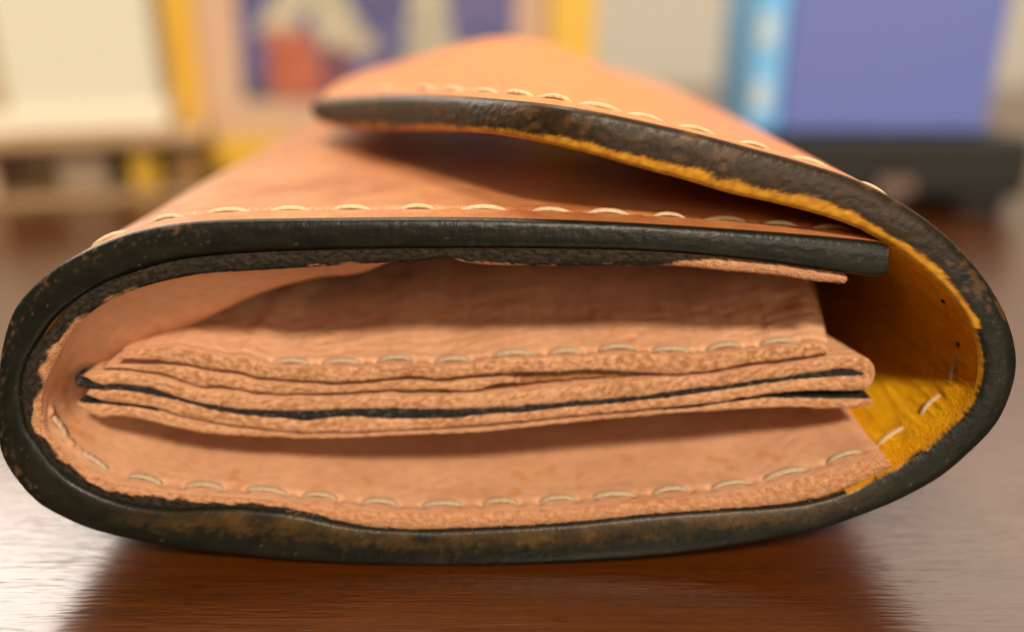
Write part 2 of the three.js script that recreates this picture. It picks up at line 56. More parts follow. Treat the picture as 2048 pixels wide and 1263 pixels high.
// ---------------------------------------------------------------- noise and textures
const inoise = new ImprovedNoise();
const N3 = (x, y, z) => inoise.noise(x, y, z);
const fbm = (x, y, z, o = 4) => { let a = 0, s = 1; for (let i = 0; i < o; i++) { a += s * N3(x, y, z); x *= 2.03; y *= 2.03; z *= 2.03; s *= 0.5; } return a; };
const clamp = (x, a = 0, b = 1) => Math.min(b, Math.max(a, x));
const sm = (a, b, x) => { const t = clamp((x - a) / (b - a)); return t * t * (3 - 2 * t); };
const mix = (a, b, t) => a + (b - a) * t;
const mix3 = (a, b, t) => [mix(a[0], b[0], t), mix(a[1], b[1], t), mix(a[2], b[2], t)];
let seed = 20240611;
const rnd = () => { seed = (seed * 1664525 + 1013904223) >>> 0; return seed / 4294967296; };
const PERM = new Uint8Array(512); { const p = [...Array(256).keys()]; for (let i = 255; i > 0; i--) { const j = Math.floor(rnd() * (i + 1)); [p[i], p[j]] = [p[j], p[i]]; } for (let i = 0; i < 512; i++) PERM[i] = p[i & 255]; }
const GX = new Float32Array(256), GY = new Float32Array(256); for (let i = 0; i < 256; i++) { GX[i] = Math.cos(i * 2.39996); GY[i] = Math.sin(i * 2.39996); }
function pn(x, y, px, py) {          // Perlin noise that repeats after px, py
  const xi = Math.floor(x), yi = Math.floor(y), fx = x - xi, fy = y - yi;
  const x0 = ((xi % px) + px) % px, x1 = (x0 + 1) % px, y0 = ((yi % py) + py) % py, y1 = (y0 + 1) % py;
  const u = fx * fx * fx * (fx * (fx * 6 - 15) + 10), v = fy * fy * fy * (fy * (fy * 6 - 15) + 10);
  const g = (a, b, dx, dy) => { const h = PERM[(PERM[a & 255] + b) & 511]; return GX[h] * dx + GY[h] * dy; };
  return mix(mix(g(x0, y0, fx, fy), g(x1, y0, fx - 1, fy), u), mix(g(x0, y1, fx, fy - 1), g(x1, y1, fx - 1, fy - 1), u), v) * 1.5;
}
function texture(size, f, { srgb = false, tile = 1, tileY = tile } = {}) {   // f(u, v) -> [r, g, b] or a grey, tile in metres
  const d = new Uint8Array(size * size * 4);
  for (let j = 0, k = 0; j < size; j++) for (let i = 0; i < size; i++, k += 4) {
    const c = f(i / size, j / size), a = Array.isArray(c) ? c : [c, c, c];
    d[k] = clamp(a[0]) * 255; d[k + 1] = clamp(a[1]) * 255; d[k + 2] = clamp(a[2]) * 255; d[k + 3] = 255;
  }
  const t = new THREE.DataTexture(d, size, size); t.wrapS = t.wrapT = THREE.RepeatWrapping; t.magFilter = THREE.LinearFilter; t.minFilter = THREE.LinearMipmapLinearFilter; t.generateMipmaps = true;
  if (srgb) t.colorSpace = THREE.SRGBColorSpace;
  t.repeat.set(1 / tile, 1 / tileY); t.needsUpdate = true;
  return t;
}
// pebbled grain: distance to the nearest cell border
function cells(u, v, n) {
  const x = u * n, y = v * n, xi = Math.floor(x), yi = Math.floor(y); let a = 9, b = 9;
  for (let j = -1; j <= 1; j++) for (let i = -1; i <= 1; i++) {
    const cx = ((xi + i) % n + n) % n, cy = ((yi + j) % n + n) % n, h = PERM[(PERM[cx & 255] + cy) & 511], h2 = PERM[h + 7];
    const dx = xi + i + 0.15 + 0.7 * h / 255 - x, dy = yi + j + 0.15 + 0.7 * h2 / 255 - y, d = Math.hypot(dx, dy);
    if (d < a) { b = a; a = d; } else if (d < b) b = d;
  }
  return b - a;
}
const grainTex = texture(1024, (u, v) => {
  const w = 0.004 * pn(u * 30, v * 30, 30, 30), w2 = 0.004 * pn(u * 30 + 11.3, v * 30 + 5.1, 30, 30);
  return 0.25 + 0.55 * Math.min(1, cells(u + w, v + w2, 72) * 2.2) + 0.18 * pn(u * 24, v * 24, 24, 24) + 0.15 * pn(u * 160, v * 160, 160, 160);
}, { tile: 0.018 });
const wrinkleTex = texture(1024, (u, v) => {
  const wx = 0.05 * pn(u * 3, v * 3, 3, 3), wy = 0.06 * pn(u * 3 + 7.2, v * 3 + 1.7, 3, 3) + 0.02 * pn(u * 9, v * 9, 9, 9);
  const a = u + wx, b = v + wy;
  const r1 = Math.abs(pn(a * 5 + b * 3, b * 17 - a * 2, 5, 17)), r2 = Math.abs(pn(a * 11 + 3.3, b * 34 + a * 6, 11, 34)), r3 = Math.abs(pn(a * 24, b * 60 - a * 9, 24, 60));
  const patch = sm(-0.35, 0.5, pn(u * 4 + 2.1, v * 4, 4, 4));
  return 0.12 + 0.42 * Math.min(1, r1 * 3.2) * mix(0.45, 1, patch) + 0.26 * Math.min(1, r2 * 2.6) * mix(1, 0.4, patch) + 0.13 * Math.min(1, r3 * 2.2) + 0.05 * pn(u * 200, v * 200, 200, 200);
}, { tile: 0.034 });
const suedeTex = texture(1024, (u, v) => {
  const w = 0.012 * pn(u * 20, v * 20, 20, 20), w2 = 0.012 * pn(u * 20 + 3, v * 20 + 9, 20, 20);
  const a = u + w, b = v + w2;
  const f = Math.abs(pn(a * 60, b * 34, 60, 34)), g = Math.abs(pn(a * 42 + 5, b * 96 + 2, 42, 96)), h = pn(a * 150, b * 150, 150, 150);
  return 0.15 + 0.5 * Math.min(1, f * 2) + 0.3 * Math.min(1, g * 2) + 0.2 * h;
}, { tile: 0.012 });
const dyeTex = texture(512, (u, v) => 0.5 + 0.35 * pn(u * 30, v * 14, 30, 14) + 0.25 * pn(u * 80, v * 60, 80, 60) + 0.2 * pn(u * 170, v * 170, 170, 170), { tile: 0.012 });
const threadTex = texture(256, (u, v) => 0.5 + 0.3 * Math.sin((u * 6 + v * 4) * Math.PI * 2) + 0.3 * pn(u * 60 + v * 30, v * 50, 60, 50), { tile: 0.004 });
const woodGrain = (u, v) => {
  const w = 0.010 * pn(u * 2, v * 5, 2, 5);
  const a = v + w;
  return { bands: pn(u * 2, a * 26, 2, 26) * 0.6 + pn(u * 5, a * 90, 5, 90) * 0.5, fine: pn(u * 10, a * 260, 10, 260), pores: sm(0.30, 0.62, pn(u * 90, v * 420, 90, 420)) * sm(-0.3, 0.3, pn(u * 9, v * 40, 9, 40)), hair: 0.8 * pn(u * 40, v * 560, 40, 560) + 0.45 * pn(u * 150, v * 900, 150, 900) };
};
const woodColor = texture(2048, (u, v) => {
  const g = woodGrain(u, v), t = clamp(0.5 + 0.26 * g.bands + 0.16 * g.fine + 0.22 * g.hair);
  const c = mix3([0.30, 0.165, 0.065], [0.47, 0.285, 0.135], t);
  return mix3(c, [0.22, 0.11, 0.04], 0.35 * g.pores);
}, { srgb: true, tile: 0.24, tileY: 0.16 });
const woodBump = texture(2048, (u, v) => { const g = woodGrain(u, v); return 0.55 + 0.10 * g.fine + 0.30 * g.hair - 0.14 * g.pores; }, { tile: 0.24, tileY: 0.16 });

// ---------------------------------------------------------------- materials
const phys = (o) => new THREE.MeshPhysicalMaterial(o);
const M = {
  tan: phys({ color: 0xffffff, vertexColors: true, roughness: 0.38, bumpMap: grainTex, bumpScale: 0.09 * MM, clearcoat: 0.25, clearcoatRoughness: 0.35, sheen: 0.15, sheenRoughness: 0.6, sheenColor: new THREE.Color(0.9, 0.6, 0.4) }),
  dye: phys({ color: 0xffffff, vertexColors: true, roughness: 0.36, bumpMap: dyeTex, bumpScale: 0.022 * MM, specularIntensity: 0.42 }),
  gold: phys({ color: 0xffffff, vertexColors: true, roughness: 0.85, specularIntensity: 0.25, bumpMap: suedeTex, bumpScale: 0.14 * MM }),
  lining: phys({ color: 0xffffff, vertexColors: true, roughness: 0.6, bumpMap: wrinkleTex, bumpScale: 0.08 * MM, specularIntensity: 0.6 }),
  peach: phys({ color: 0xffffff, vertexColors: true, roughness: 0.6, bumpMap: wrinkleTex, bumpScale: 0.16 * MM, specularIntensity: 0.6 }),
  raw: phys({ color: 0xffffff, vertexColors: true, roughness: 0.9, bumpMap: suedeTex, bumpScale: 0.10 * MM, specularIntensity: 0.4 }),
  black: phys({ color: new THREE.Color().setRGB(0.012, 0.013, 0.013), roughness: 0.6, bumpMap: suedeTex, bumpScale: 0.15 * MM }),
  thread: phys({ color: new THREE.Color().setRGB(0.56, 0.43, 0.25), roughness: 0.5, bumpMap: threadTex, bumpScale: 0.05 * MM, sheen: 0.3, sheenColor: new THREE.Color(1, 0.95, 0.8) }),
  threadGrey: phys({ color: new THREE.Color().setRGB(0.40, 0.30, 0.20), roughness: 0.5, bumpMap: threadTex, bumpScale: 0.05 * MM }),
  fibre: phys({ color: new THREE.Color().setRGB(0.62, 0.36, 0.20), roughness: 0.8 }),
  hole: phys({ color: new THREE.Color().setRGB(0.03, 0.015, 0.006), roughness: 0.9 }),
};

// ---------------------------------------------------------------- helpers
const V = (a) => new THREE.Vector3(a[0], a[1], a[2]);
function spline(P) {                    // Catmull-Rom through the listed points, by index
  const n = P.length, g = (k) => P[Math.max(0, Math.min(n - 1, k))];
  return (u) => {
    u = clamp(u, 0, n - 1); const i = Math.min(n - 2, Math.floor(u)), f = u - i, a = g(i - 1), b = g(i), c = g(i + 1), d = g(i + 2), r = [0, 0, 0];
    for (let k = 0; k < 3; k++) r[k] = 0.5 * (2 * b[k] + (c[k] - a[k]) * f + (2 * a[k] - 5 * b[k] + 4 * c[k] - d[k]) * f * f + (3 * b[k] - a[k] - 3 * c[k] + d[k]) * f * f * f);
    return r;
  };
}
function gridGeo(nu, nv, at, color, uv, flip) {      // at(i, j) in mm
  const pos = new Float32Array(nu * nv * 3), col = color ? new Float32Array(nu * nv * 3) : null, uvs = new Float32Array(nu * nv * 2), idx = [];
  for (let i = 0; i < nu; i++) for (let j = 0; j < nv; j++) {
    const k = i * nv + j, p = at(i, j); pos[3 * k] = p[0] * MM; pos[3 * k + 1] = p[1] * MM; pos[3 * k + 2] = p[2] * MM;
    if (col) { const c = color(i, j, p); col[3 * k] = c[0]; col[3 * k + 1] = c[1]; col[3 * k + 2] = c[2]; }
    const t = uv(i, j); uvs[2 * k] = t[0] * MM; uvs[2 * k + 1] = t[1] * MM;
    if (i < nu - 1 && j < nv - 1) { const a = k, b = k + nv, c = k + 1, d = b + 1; if (flip) idx.push(a, b, c, b, d, c); else idx.push(a, c, b, b, c, d); }
  }
  const g = new THREE.BufferGeometry(); g.setAttribute('position', new THREE.BufferAttribute(pos, 3)); g.setAttribute('uv', new THREE.BufferAttribute(uvs, 2));
  if (col) g.setAttribute('color', new THREE.BufferAttribute(col, 3));
  g.setIndex(idx); g.computeVertexNormals(); return g;
}
function add(name, geo, mat, parent) {
  const m = new THREE.Mesh(geo, mat); m.name = name; m.castShadow = m.receiveShadow = true; parent.add(m); return m;
}
const ROWS = [0, 0.12, 0.3]; for (let q = 0.5; q < 6.2; q += 0.2) ROWS.push(q); for (let q = 6.6; q < 90; q *= 1.06) ROWS.push(q);
// A sheet of leather seen from its cut edge: front outline O (outside) and I (inside), run back to zEnd(u).
const FINE = ROWS.filter((q) => q < 6.2); for (let q = 6.45; q < 26; q += 0.25) FINE.push(q); for (let q = 27; q < 95; q *= 1.08) FINE.push(q);
function sheet({ O, I, table = ROWS, ds = 0.22, zEnd = () => -92, bulge = 0.5, rough = 0, fuzz = 0, seedAt = 0, push, flat = 2, cross = 10, rowsMax = 200 }) {
  const fo = spline(O), fi = spline(I), n = O.length - 1, US = [], ARC = []; let arc = 0, last = null, next = 0;
  const steps = n * 60;
  for (let k = 0; k <= steps; k++) {
    const u = k / steps * n, a = fo(u), b = fi(u), m = [(a[0] + b[0]) / 2, (a[1] + b[1]) / 2, (a[2] + b[2]) / 2];
    if (last) arc += Math.hypot(m[0] - last[0], m[1] - last[1], m[2] - last[2]); last = m;
    if (arc >= next || k === steps) { US.push(u); ARC.push(arc); next = arc + ds; }
  }
  const nu = US.length, o = US.map(fo), ii = US.map(fi);
  const frame = US.map((u, k) => {
    const a = Math.max(0, k - 1), b = Math.min(nu - 1, k + 1), T = V(o[b]).add(V(ii[b])).sub(V(o[a])).sub(V(ii[a])).normalize(), W = V(o[k]).sub(V(ii[k]));
    const th = W.length(); W.normalize(); const Nn = new THREE.Vector3().crossVectors(T, W); if (Nn.z < 0) Nn.negate(); Nn.normalize();
    return { T, W, N: Nn, th };
  });
  for (let k = 0; k < nu; k++) if (fuzz) {                     // ragged outline of a raw cut
    const f = frame[k], a = fuzz * (0.6 * N3(ARC[k] * 0.9, seedAt, 1.5) + 0.5 * N3(ARC[k] * 3.1, seedAt, 7.5)), b = fuzz * (0.6 * N3(ARC[k] * 0.9, seedAt, 21.5) + 0.5 * N3(ARC[k] * 3.3, seedAt, 27.5));
    for (let c = 0; c < 3; c++) { o[k][c] += f.W.getComponent(c) * a; ii[k][c] += f.W.getComponent(c) * b; }
  }
  const uAt = (arcMm) => { let lo = 0, hi = nu - 1; while (hi - lo > 1) { const m = (lo + hi) >> 1; if (ARC[m] < arcMm) lo = m; else hi = m; } return lo; };
  const kOf = (u) => { let b = 0, e = 1e9; US.forEach((x, k) => { const q = Math.abs(x - u); if (q < e) { e = q; b = k; } }); return b; };
  const rows = table.slice(0, rowsMax), R = rows.length;
  const face = (P, side) => (k, j) => {
    const p = P[k], span = p[2] - zEnd(US[k]), q = rows[j] <= 26 ? rows[j] : mix(26, span, (rows[j] - 26) / (rows[R - 1] - 26));
    const r = [p[0], p[1], p[2] - q]; if (push) { const d = push(US[k], q, side, ARC[k], frame[k], r, q / span); if (d) { r[0] += d[0]; r[1] += d[1]; r[2] += d[2]; } }
    return r;
  };
  const outerAt = face(o, 1), innerAt = face(ii, -1);
  const rimAt = (k, j) => {
    const t = j / cross, f = frame[k], b = f.th / 2, e = Math.min(1, bulge / Math.max(0.05, b)), s = Math.pow(Math.max(0, 1 - Math.abs(2 * t - 1) ** flat), 1 / 2) * b * e;
    const w = rough ? rough * s / (b * e + 1e-6) * (0.7 * N3(ARC[k] * 1.3, t * f.th * 1.6 + seedAt, 3.1) + 0.6 * N3(ARC[k] * 4.2, t * f.th * 4.5 + seedAt, 9.1) + 0.4 * N3(ARC[k] * 10, t * f.th * 10, seedAt)) : 0;
    const z = s + w;
    return [mix(o[k][0], ii[k][0], t) + f.N.x * z, mix(o[k][1], ii[k][1], t) + f.N.y * z, mix(o[k][2], ii[k][2], t) + f.N.z * z];
  };
  return {
    nu, US, ARC, o, ii, frame, kOf, uAt, rows, outerAt, innerAt, rimAt, cross,
    outer: (color) => gridGeo(nu, R, outerAt, color && ((k, j, p) => color(US[k], rows[j], ARC[k], p)), (k, j) => [ARC[k], rows[j]], false),
    inner: (color) => gridGeo(nu, R, innerAt, color && ((k, j, p) => color(US[k], rows[j], ARC[k], p)), (k, j) => [ARC[k], rows[j]], true),
    rim: (color) => gridGeo(nu, cross + 1, rimAt, color && ((k, j, p) => color(US[k], j / cross, ARC[k], p, o[k])), (k, j) => [ARC[k], j / cross * frame[k].th], true),
    ends: (color) => mergeGeometries([0, nu - 1].map((k) => gridGeo(R, 4, (j, t) => { const a = outerAt(k, j), b = innerAt(k, j), f = t / 3; return [mix(a[0], b[0], f), mix(a[1], b[1], f), mix(a[2], b[2], f)]; }, color && ((j, t, p) => color(US[k], t / 3, rows[j], p)), (j, t) => [rows[j], t], k === 0)).concat([
      gridGeo(nu, 2, (k, t) => (t ? innerAt : outerAt)(k, R - 1), color && ((k, t, p) => color(US[k], t, ARC[k], p)), (k, t) => [ARC[k], t], false)])),
  };
}
// One stitch: a taut arched length of waxed thread whose ends dive into their holes. x along the seam, y away from the leather.
function stitchGeo(len, r, rise) {
  const nu = 22, nv = 12;
  return gridGeo(nu + 1, nv + 1, (i, j) => {
    const t = i / nu * 2 - 1, a = j / nv * Math.PI * 2, env = Math.pow(Math.max(0, 1 - Math.pow(Math.abs(t), 3.2)), 0.5);
    const rr = r * mix(0.35, 1, env) * (i === 0 || i === nu ? 0.02 : 1), y = rise * (1 - 2.1 * t * t * (0.6 + 0.4 * t * t));
    const tw = 0.03 * Math.sin(a * 2 + t * 14);
    return [t * len / 2, y + Math.sin(a) * rr * 0.8 * (1 + tw), Math.cos(a) * rr * 1.05 * (1 + tw)];
  }, null, (i, j) => [i / nu * len, j / nv * 2.5], true);
}
const stitchShapes = [stitchGeo(4.1, 0.27, 0.28), stitchGeo(3.6, 0.25, 0.32), stitchGeo(4.3, 0.28, 0.25), stitchGeo(3.8, 0.26, 0.22)];
const smallStitchShapes = [stitchGeo(3.9, 0.30, 0.28), stitchGeo(4.2, 0.32, 0.24), stitchGeo(3.6, 0.29, 0.30)];
function sew(sh, list, back, side, mat, parent, shapes, scale = 1) {
  list.forEach((u, n) => {
    const k = sh.kOf(u), at = side > 0 ? sh.outerAt : sh.innerAt, j = sh.rows.findIndex((q) => q >= back);
    const p = V(at(k, j)), a = V(at(Math.max(0, k - 6), j)), b = V(at(Math.min(sh.nu - 1, k + 6), j)), c = V(at(k, j + 5));
    const X = b.sub(a).normalize(), Zb = p.clone().sub(c).normalize(), Y = new THREE.Vector3().crossVectors(Zb, X).normalize();
    const W = sh.frame[k].W.clone().multiplyScalar(side); if (Y.dot(W) < 0) Y.negate();
    const Z = new THREE.Vector3().crossVectors(X, Y);
    const m = add('stitch', shapes[n % shapes.length], mat, parent);
    m.matrixAutoUpdate = true; m.position.copy(p.addScaledVector(Y, -0.02)).multiplyScalar(MM);
    m.quaternion.setFromRotationMatrix(new THREE.Matrix4().makeBasis(X, Y, Z)); m.scale.setScalar(scale * (0.95 + 0.1 * rnd()));
    m.rotateY((rnd() - 0.5) * 0.1);
  });
}
// a shallow stitching groove with a pit at each end of every stitch
function groove(sh, list, back, half) {
  const ends = []; for (const u of list) { const s = sh.ARC[sh.kOf(u)]; ends.push(s - half, s + half); }
  return (arc, q, deep = 0.5, base = 0.18) => {
    const g = Math.exp(-(((q - back) / 0.42) ** 2)); if (g < 0.01) return 0;
    let d = base; for (const e of ends) { const x = arc - e; if (Math.abs(x) < 2) d = Math.max(d, deep * Math.exp(-((x / 0.45) ** 2))); }
    return g * d;
  };
}

// ---------------------------------------------------------------- table, wall
{
  const t = add('table_top', new RoundedBoxGeometry(1.5, 0.03, 0.85, 3, 0.006), phys({ color: new THREE.Color().setRGB(0.52, 0.38, 0.12), map: woodColor, bumpMap: woodBump, bumpScale: 0.06 * MM, roughness: 0.22, ior: 1.85 }), scene);
  t.position.set(0, -0.0151, -0.08); t.userData = { kind: 'structure', label: 'polished dark brown wooden table top under the wallet', category: 'table' };
  const p = t.geometry.attributes.position, uv = t.geometry.attributes.uv; for (let i = 0; i < p.count; i++) uv.setXY(i, p.getX(i) + 3, p.getZ(i) + 3 + p.getY(i));
  const w = add('wall', new THREE.BoxGeometry(4.5, 3.2, 0.1), phys({ color: new THREE.Color().setRGB(0.52, 0.51, 0.465), roughness: 0.9 }), scene);
  w.position.set(0, 0.6, -0.56); w.userData = { kind: 'structure', label: 'plain pale beige wall behind the table', category: 'wall' };
}

// ---------------------------------------------------------------- wallet
const wallet = new THREE.Group(); wallet.name = 'leather_wallet'; scene.add(wallet);
wallet.userData = { label: 'folded tan leather wallet with dark edges and cream stitching, lying on the table', category: 'wallet' };

// colours of the leather itself
const TAN = [0.54, 0.215, 0.075], TAN2 = [0.40, 0.125, 0.034], ORANGE = [0.74, 0.24, 0.04], PEACH = [0.61, 0.345, 0.205], PEACH2 = [0.53, 0.285, 0.16], GOLD = [0.94, 0.50, 0.008], GOLD2 = [0.82, 0.37, 0.005];
const DYE = [0.007, 0.008, 0.0055], DYEB = [0.034, 0.018, 0.007], BROWN = [0.055, 0.030, 0.009];
const tanColor = (u, q, arc, p) => {
  const flap = sm(20, 15, u), n = fbm(arc * 0.12, q * 0.12, 3.3), n2 = fbm(arc * 0.6, q * 0.6, 8.1, 3);
  const c = mix3(mix3(TAN, TAN2, clamp(0.4 + n)), ORANGE, 0.85 * flap);
  const pore = fbm(arc * 2.6, q * 2.6, 15.1, 2);
  return c.map((x) => x * (1 + 0.16 * n2 + 0.10 * pore));
};
const peachColor = (u, q, arc, p) => {
  const n = fbm(p[0] * 0.08, p[2] * 0.08 + p[1] * 0.05, 5.5), n2 = fbm(arc * 0.9, q * 0.9, 2.2, 3), spot = sm(0.42, 0.62, fbm(p[0] * 0.35 + 9, p[2] * 0.35, 4.4, 2));
  return mix3(mix3(PEACH, PEACH2, clamp(0.35 + 0.8 * n)), [0.50, 0.20, 0.05], 0.45 * spot).map((x) => x * (1 + 0.10 * n2));
};
const goldColor = (u, q, arc, p) => {
  const n = fbm(arc * 0.25, q * 0.12, 1.3), n2 = fbm(arc * 1.4, q * 1.1, 6.6, 3);
  return mix3(GOLD, GOLD2, clamp(0.4 + 0.9 * n)).map((x) => x * (1 + 0.16 * n2));
};

// outer leather: from the flap's tip over the right bend, under the wallet, round the left bend and back along the top
const L = 92;
const shellPush = (() => {
  let top = null, flap = null;
  return { set: (a, b) => { top = a; flap = b; }, f: (u, q, side, arc, fr, p, frac) => {
    let dy = 0, dx = 0;
    if (side > 0 && top && u > 46) dy -= top(arc, q);
    if (side > 0 && flap && u < 18) dy -= flap(arc, q);
    if (u < 15) {                                      // the flap arches along its length
      const w = Math.sin(Math.PI * clamp(frac)) ** 1.2 * sm(15, 8, u), hump = Math.exp(-(((u - 5.0) / 3.0) ** 2));
      dy += w * (0.6 + 3.4 * hump);
    }
    if (side < 0 && u > 13 && u < 27) dx -= 0.16 * Math.exp(-((N3(arc * 0.55, q * 0.05, 3.9) / 0.10) ** 2)) * sm(0.6, 3, q);
    const wave = 0.25 * N3(arc * 0.06, q * 0.05, 4.4) * sm(3, 20, q); dy += (u > 28 && u < 34) ? 0 : wave;
    return [dx, dy, 0];
  } };
})();
const shellZ = (u) => -L + 22 * Math.pow(clamp((8 - u) / 8), 1.7);
let shell = sheet({ O: shellOuter, I: shellInner, zEnd: shellZ, bulge: 0.62, flat: 2.6, rough: 0.05, push: shellPush.f, cross: 20, ds: 0.2 });
shellPush.set(groove(shell, stitchAt.top, 3.6, 1.9), groove(shell, stitchAt.flap, 3.2, 1.8));
const outerLeather = add('outer_leather', shell.outer(tanColor), M.tan, wallet);
const edgeColor = (u, t, arc, p) => {
  const n = fbm(arc * 0.35, t * 2.2, 1.7), f = fbm(arc * 1.6, t * 6, 5.2, 3), fine = N3(arc * 5, t * 16, 3.3);
  let c = mix3(DYE, [0.014, 0.013, 0.009], clamp(0.4 + 0.8 * n));
  if (u < 17) {                                        // the flap's edge is worn browner; its dye stops short of the gold underside
    c = mix3(c, DYEB, sm(17, 12, u) * clamp(0.75 + 0.7 * f));
    c = mix3(c, [0.12, 0.085, 0.055], sm(7, 2, u) * clamp(0.45 + 0.6 * f));
    const lim = mix(0.86, 0.74, sm(5, 9, u)) + 0.06 * sm(12, 16, u) + 0.10 * n + 0.05 * fine;
    c = mix3(c, mix3([0.46, 0.19, 0.015], [0.62, 0.31, 0.03], clamp(0.5 + f)), sm(lim - 0.05, lim + 0.05, t));
    const bare = sm(0.30, 0.5, fbm(arc * 0.5 + 4, t * 3, 9.4, 3)); c = mix3(c, [0.16, 0.08, 0.03], 0.35 * bare);
  }
  if (u >= 16 && u < 24) { const lim = 0.95 + 0.07 * n + 0.05 * fine; c = mix3(c, [0.45, 0.20, 0.012], sm(lim - 0.04, lim + 0.03, t)); }
  if (u > 22 && u < 40) {                              // under the wallet: olive brown where the dye is thin, next to the lining
    const thin = sm(0.42, 0.66, t + 0.22 * f) * sm(0.99, 0.9, t), part = sm(22, 26, u) * sm(39, 34, u);
    c = mix3(c, mix3(BROWN, [0.13, 0.068, 0.014], clamp(0.4 + 0.6 * fine + 0.4 * N3(arc * 1.2, t * 30, 2.2))), 0.75 * part * thin * clamp(0.55 + 0.6 * n));
  }
  if (u > 40 && u < 53) {                              // left bend: scuffed patches near the outside
    const scuff = sm(0.18, 0.6, f) * sm(0.6, 0.1, t); c = mix3(c, [0.10, 0.058, 0.04], 0.7 * scuff);
  }
  const fleck = sm(0.70, 0.85, fbm(arc * 1.9, t * 7, 12.2, 3)); c = mix3(c, [0.11, 0.075, 0.045], 0.5 * fleck);
  return c;
};
const edge = add('painted_edge', shell.rim(edgeColor), M.dye, outerLeather); edge.userData.label = 'dark dyed rounded edge, worn brown in places';
add('suede_side', shell.inner(goldColor), M.gold, outerLeather).userData.label = 'golden yellow inner side of the outer leather';
add('cut_end', shell.ends(() => [0.02, 0.018, 0.014]), M.dye, outerLeather);
sew(shell, stitchAt.flap, 3.2, 1, M.thread, outerLeather, stitchShapes);
sew(shell, stitchAt.top, 3.6, 1, M.thread, outerLeather, stitchShapes);
sew(shell, stitchAt.gold, 3.4, -1, M.thread, outerLeather, stitchShapes, 0.9);
for (const u of stitchAt.goldhole) {
  const k = shell.kOf(u), p = V(shell.innerAt(k, 17)).addScaledVector(shell.frame[k].W, -0.02);
  const h = add('stitch_hole', new THREE.SphereGeometry(0.24 * MM, 10, 8), M.hole, outerLeather); h.position.copy(p).multiplyScalar(MM); h.scale.set(0.7, 1, 1.3);
}

// lining glued inside it: starts under the top, pinches in at the left bend, runs along the bottom
let lowGroove = null; const sagAt = spline(liningSag), linIn = spline(liningInner);
const liningPush = (u, q, side, arc, fr, p) => {
  let dx = 0, dy = 0;
  if (u > 8 && u < 28) {
    const s = sagAt(u), b = linIn(u), w = sm(0, 8.5, q) * 0.55 + 0.45 * clamp(q / 8.5); dx += (s[0] - b[0]) * w; dy += (s[1] - b[1]) * w;
    if (side > 0) { dx *= 0.8; dy *= 0.8; }
  }
  if (side < 0 && lowGroove && u > 23) { const d = lowGroove(arc, q, 0.35, 0.08); dx -= -fr.W.x * -d * -1 * -1; dy += -d * Math.abs(fr.W.y) * (fr.W.y < 0 ? 1 : -1); }
  if (side < 0 && u > 26) dy += 0.22 * N3(arc * 0.12, q * 0.16, 6.1) * sm(1, 5, q);
  return [dx, dy, 0];
};
let lining = sheet({ O: liningOuter, I: liningInner, zEnd: () => -L + 3, bulge: 0.42, rough: 0.035, fuzz: 0.05, seedAt: 3.7, push: liningPush, cross: 12, ds: 0.2 });
lowGroove = groove(lining, stitchAt.low, 1.3, 1.8);
const liningPart = add('lining', lining.inner(peachColor), M.lining, wallet); liningPart.userData.label = 'peach coloured inner lining of smooth leather';
const liningEdge = (u, t, arc, p) => {
  const n = fbm(arc * 0.4, t * 1.5, 7.7), f = fbm(arc * 1.8, t * 5, 2.9, 3), fine = N3(arc * 1.9, t * 5, 8.8);
  const raw = mix3(PEACH2, [0.40, 0.17, 0.07], clamp(0.4 + f)).map((x) => x * (1 + 0.2 * fine));
  const dark = mix3(DYE, [0.045, 0.030, 0.02], clamp(0.4 + f));
  let lim;                                             // how far across the edge the dye reaches (0 outside, 1 inside)
  if (u < 4.3) lim = mix(0.12, 1.05, sm(3.1, 4.5, u + 0.2 * n));
  else if (u < 16) lim = 1.08 - 0.25 * sm(0.1, 0.5, n);
  else if (u < 22) lim = mix(1.0, 0.75, sm(16, 20, u)) + 0.25 * n;
  else if (u < 33) lim = 0.72 + 0.3 * n;
  else lim = mix(0.7, 0.12, sm(32.5, 34.5, u)) + 0.10 * n;
  const k = sm(lim + 0.07, lim - 0.07, t + 0.08 * fine);
  return mix3(raw, dark, k);
};
add('lining_edge', lining.rim(liningEdge), M.raw, liningPart).userData.label = 'cut edge of the lining, partly dyed black';
add('lining_back', lining.outer(() => PEACH2), M.raw, liningPart);
add('cut_end', lining.ends(() => PEACH2), M.raw, liningPart);
sew(lining, stitchAt.low, 1.3, -1, M.threadGrey, liningPart, smallStitchShapes);

// the leaves of the card pockets between
const rawColor = (a) => (u, t, arc, p) => {
  const f = fbm(arc * 1.5, t * 3 + a, 2.9, 3), fine = N3(arc * 6, t * 9, a), b = fbm(arc * 0.2, a, 4.1, 2);
  let c = mix3([0.60, 0.33, 0.185], [0.36, 0.165, 0.07], clamp(0.4 + 1.3 * f + 0.4 * b)).map((x) => x * (1 + 0.26 * fine));
  return c;
};
function leaf(name, label, [O, I], o = {}) {
  const s = sheet({ O, I, zEnd: () => -L + 6, bulge: 0.20, flat: 3, rough: 0.05, fuzz: 0.13, ds: 0.16, cross: 10, ...o });
  if (o.after) o.after(s);
  const m = add(name, s.outer(o.topColor || peachColor), M.peach, wallet); m.userData.label = label;
  add('cut_edge', s.rim(o.color || rawColor(o.seedAt)), M.raw, m); add('leaf_back', s.inner(o.backColor || peachColor), M.peach, m); add('cut_end', s.ends(() => PEACH2), M.raw, m);
  return { s, m };
}
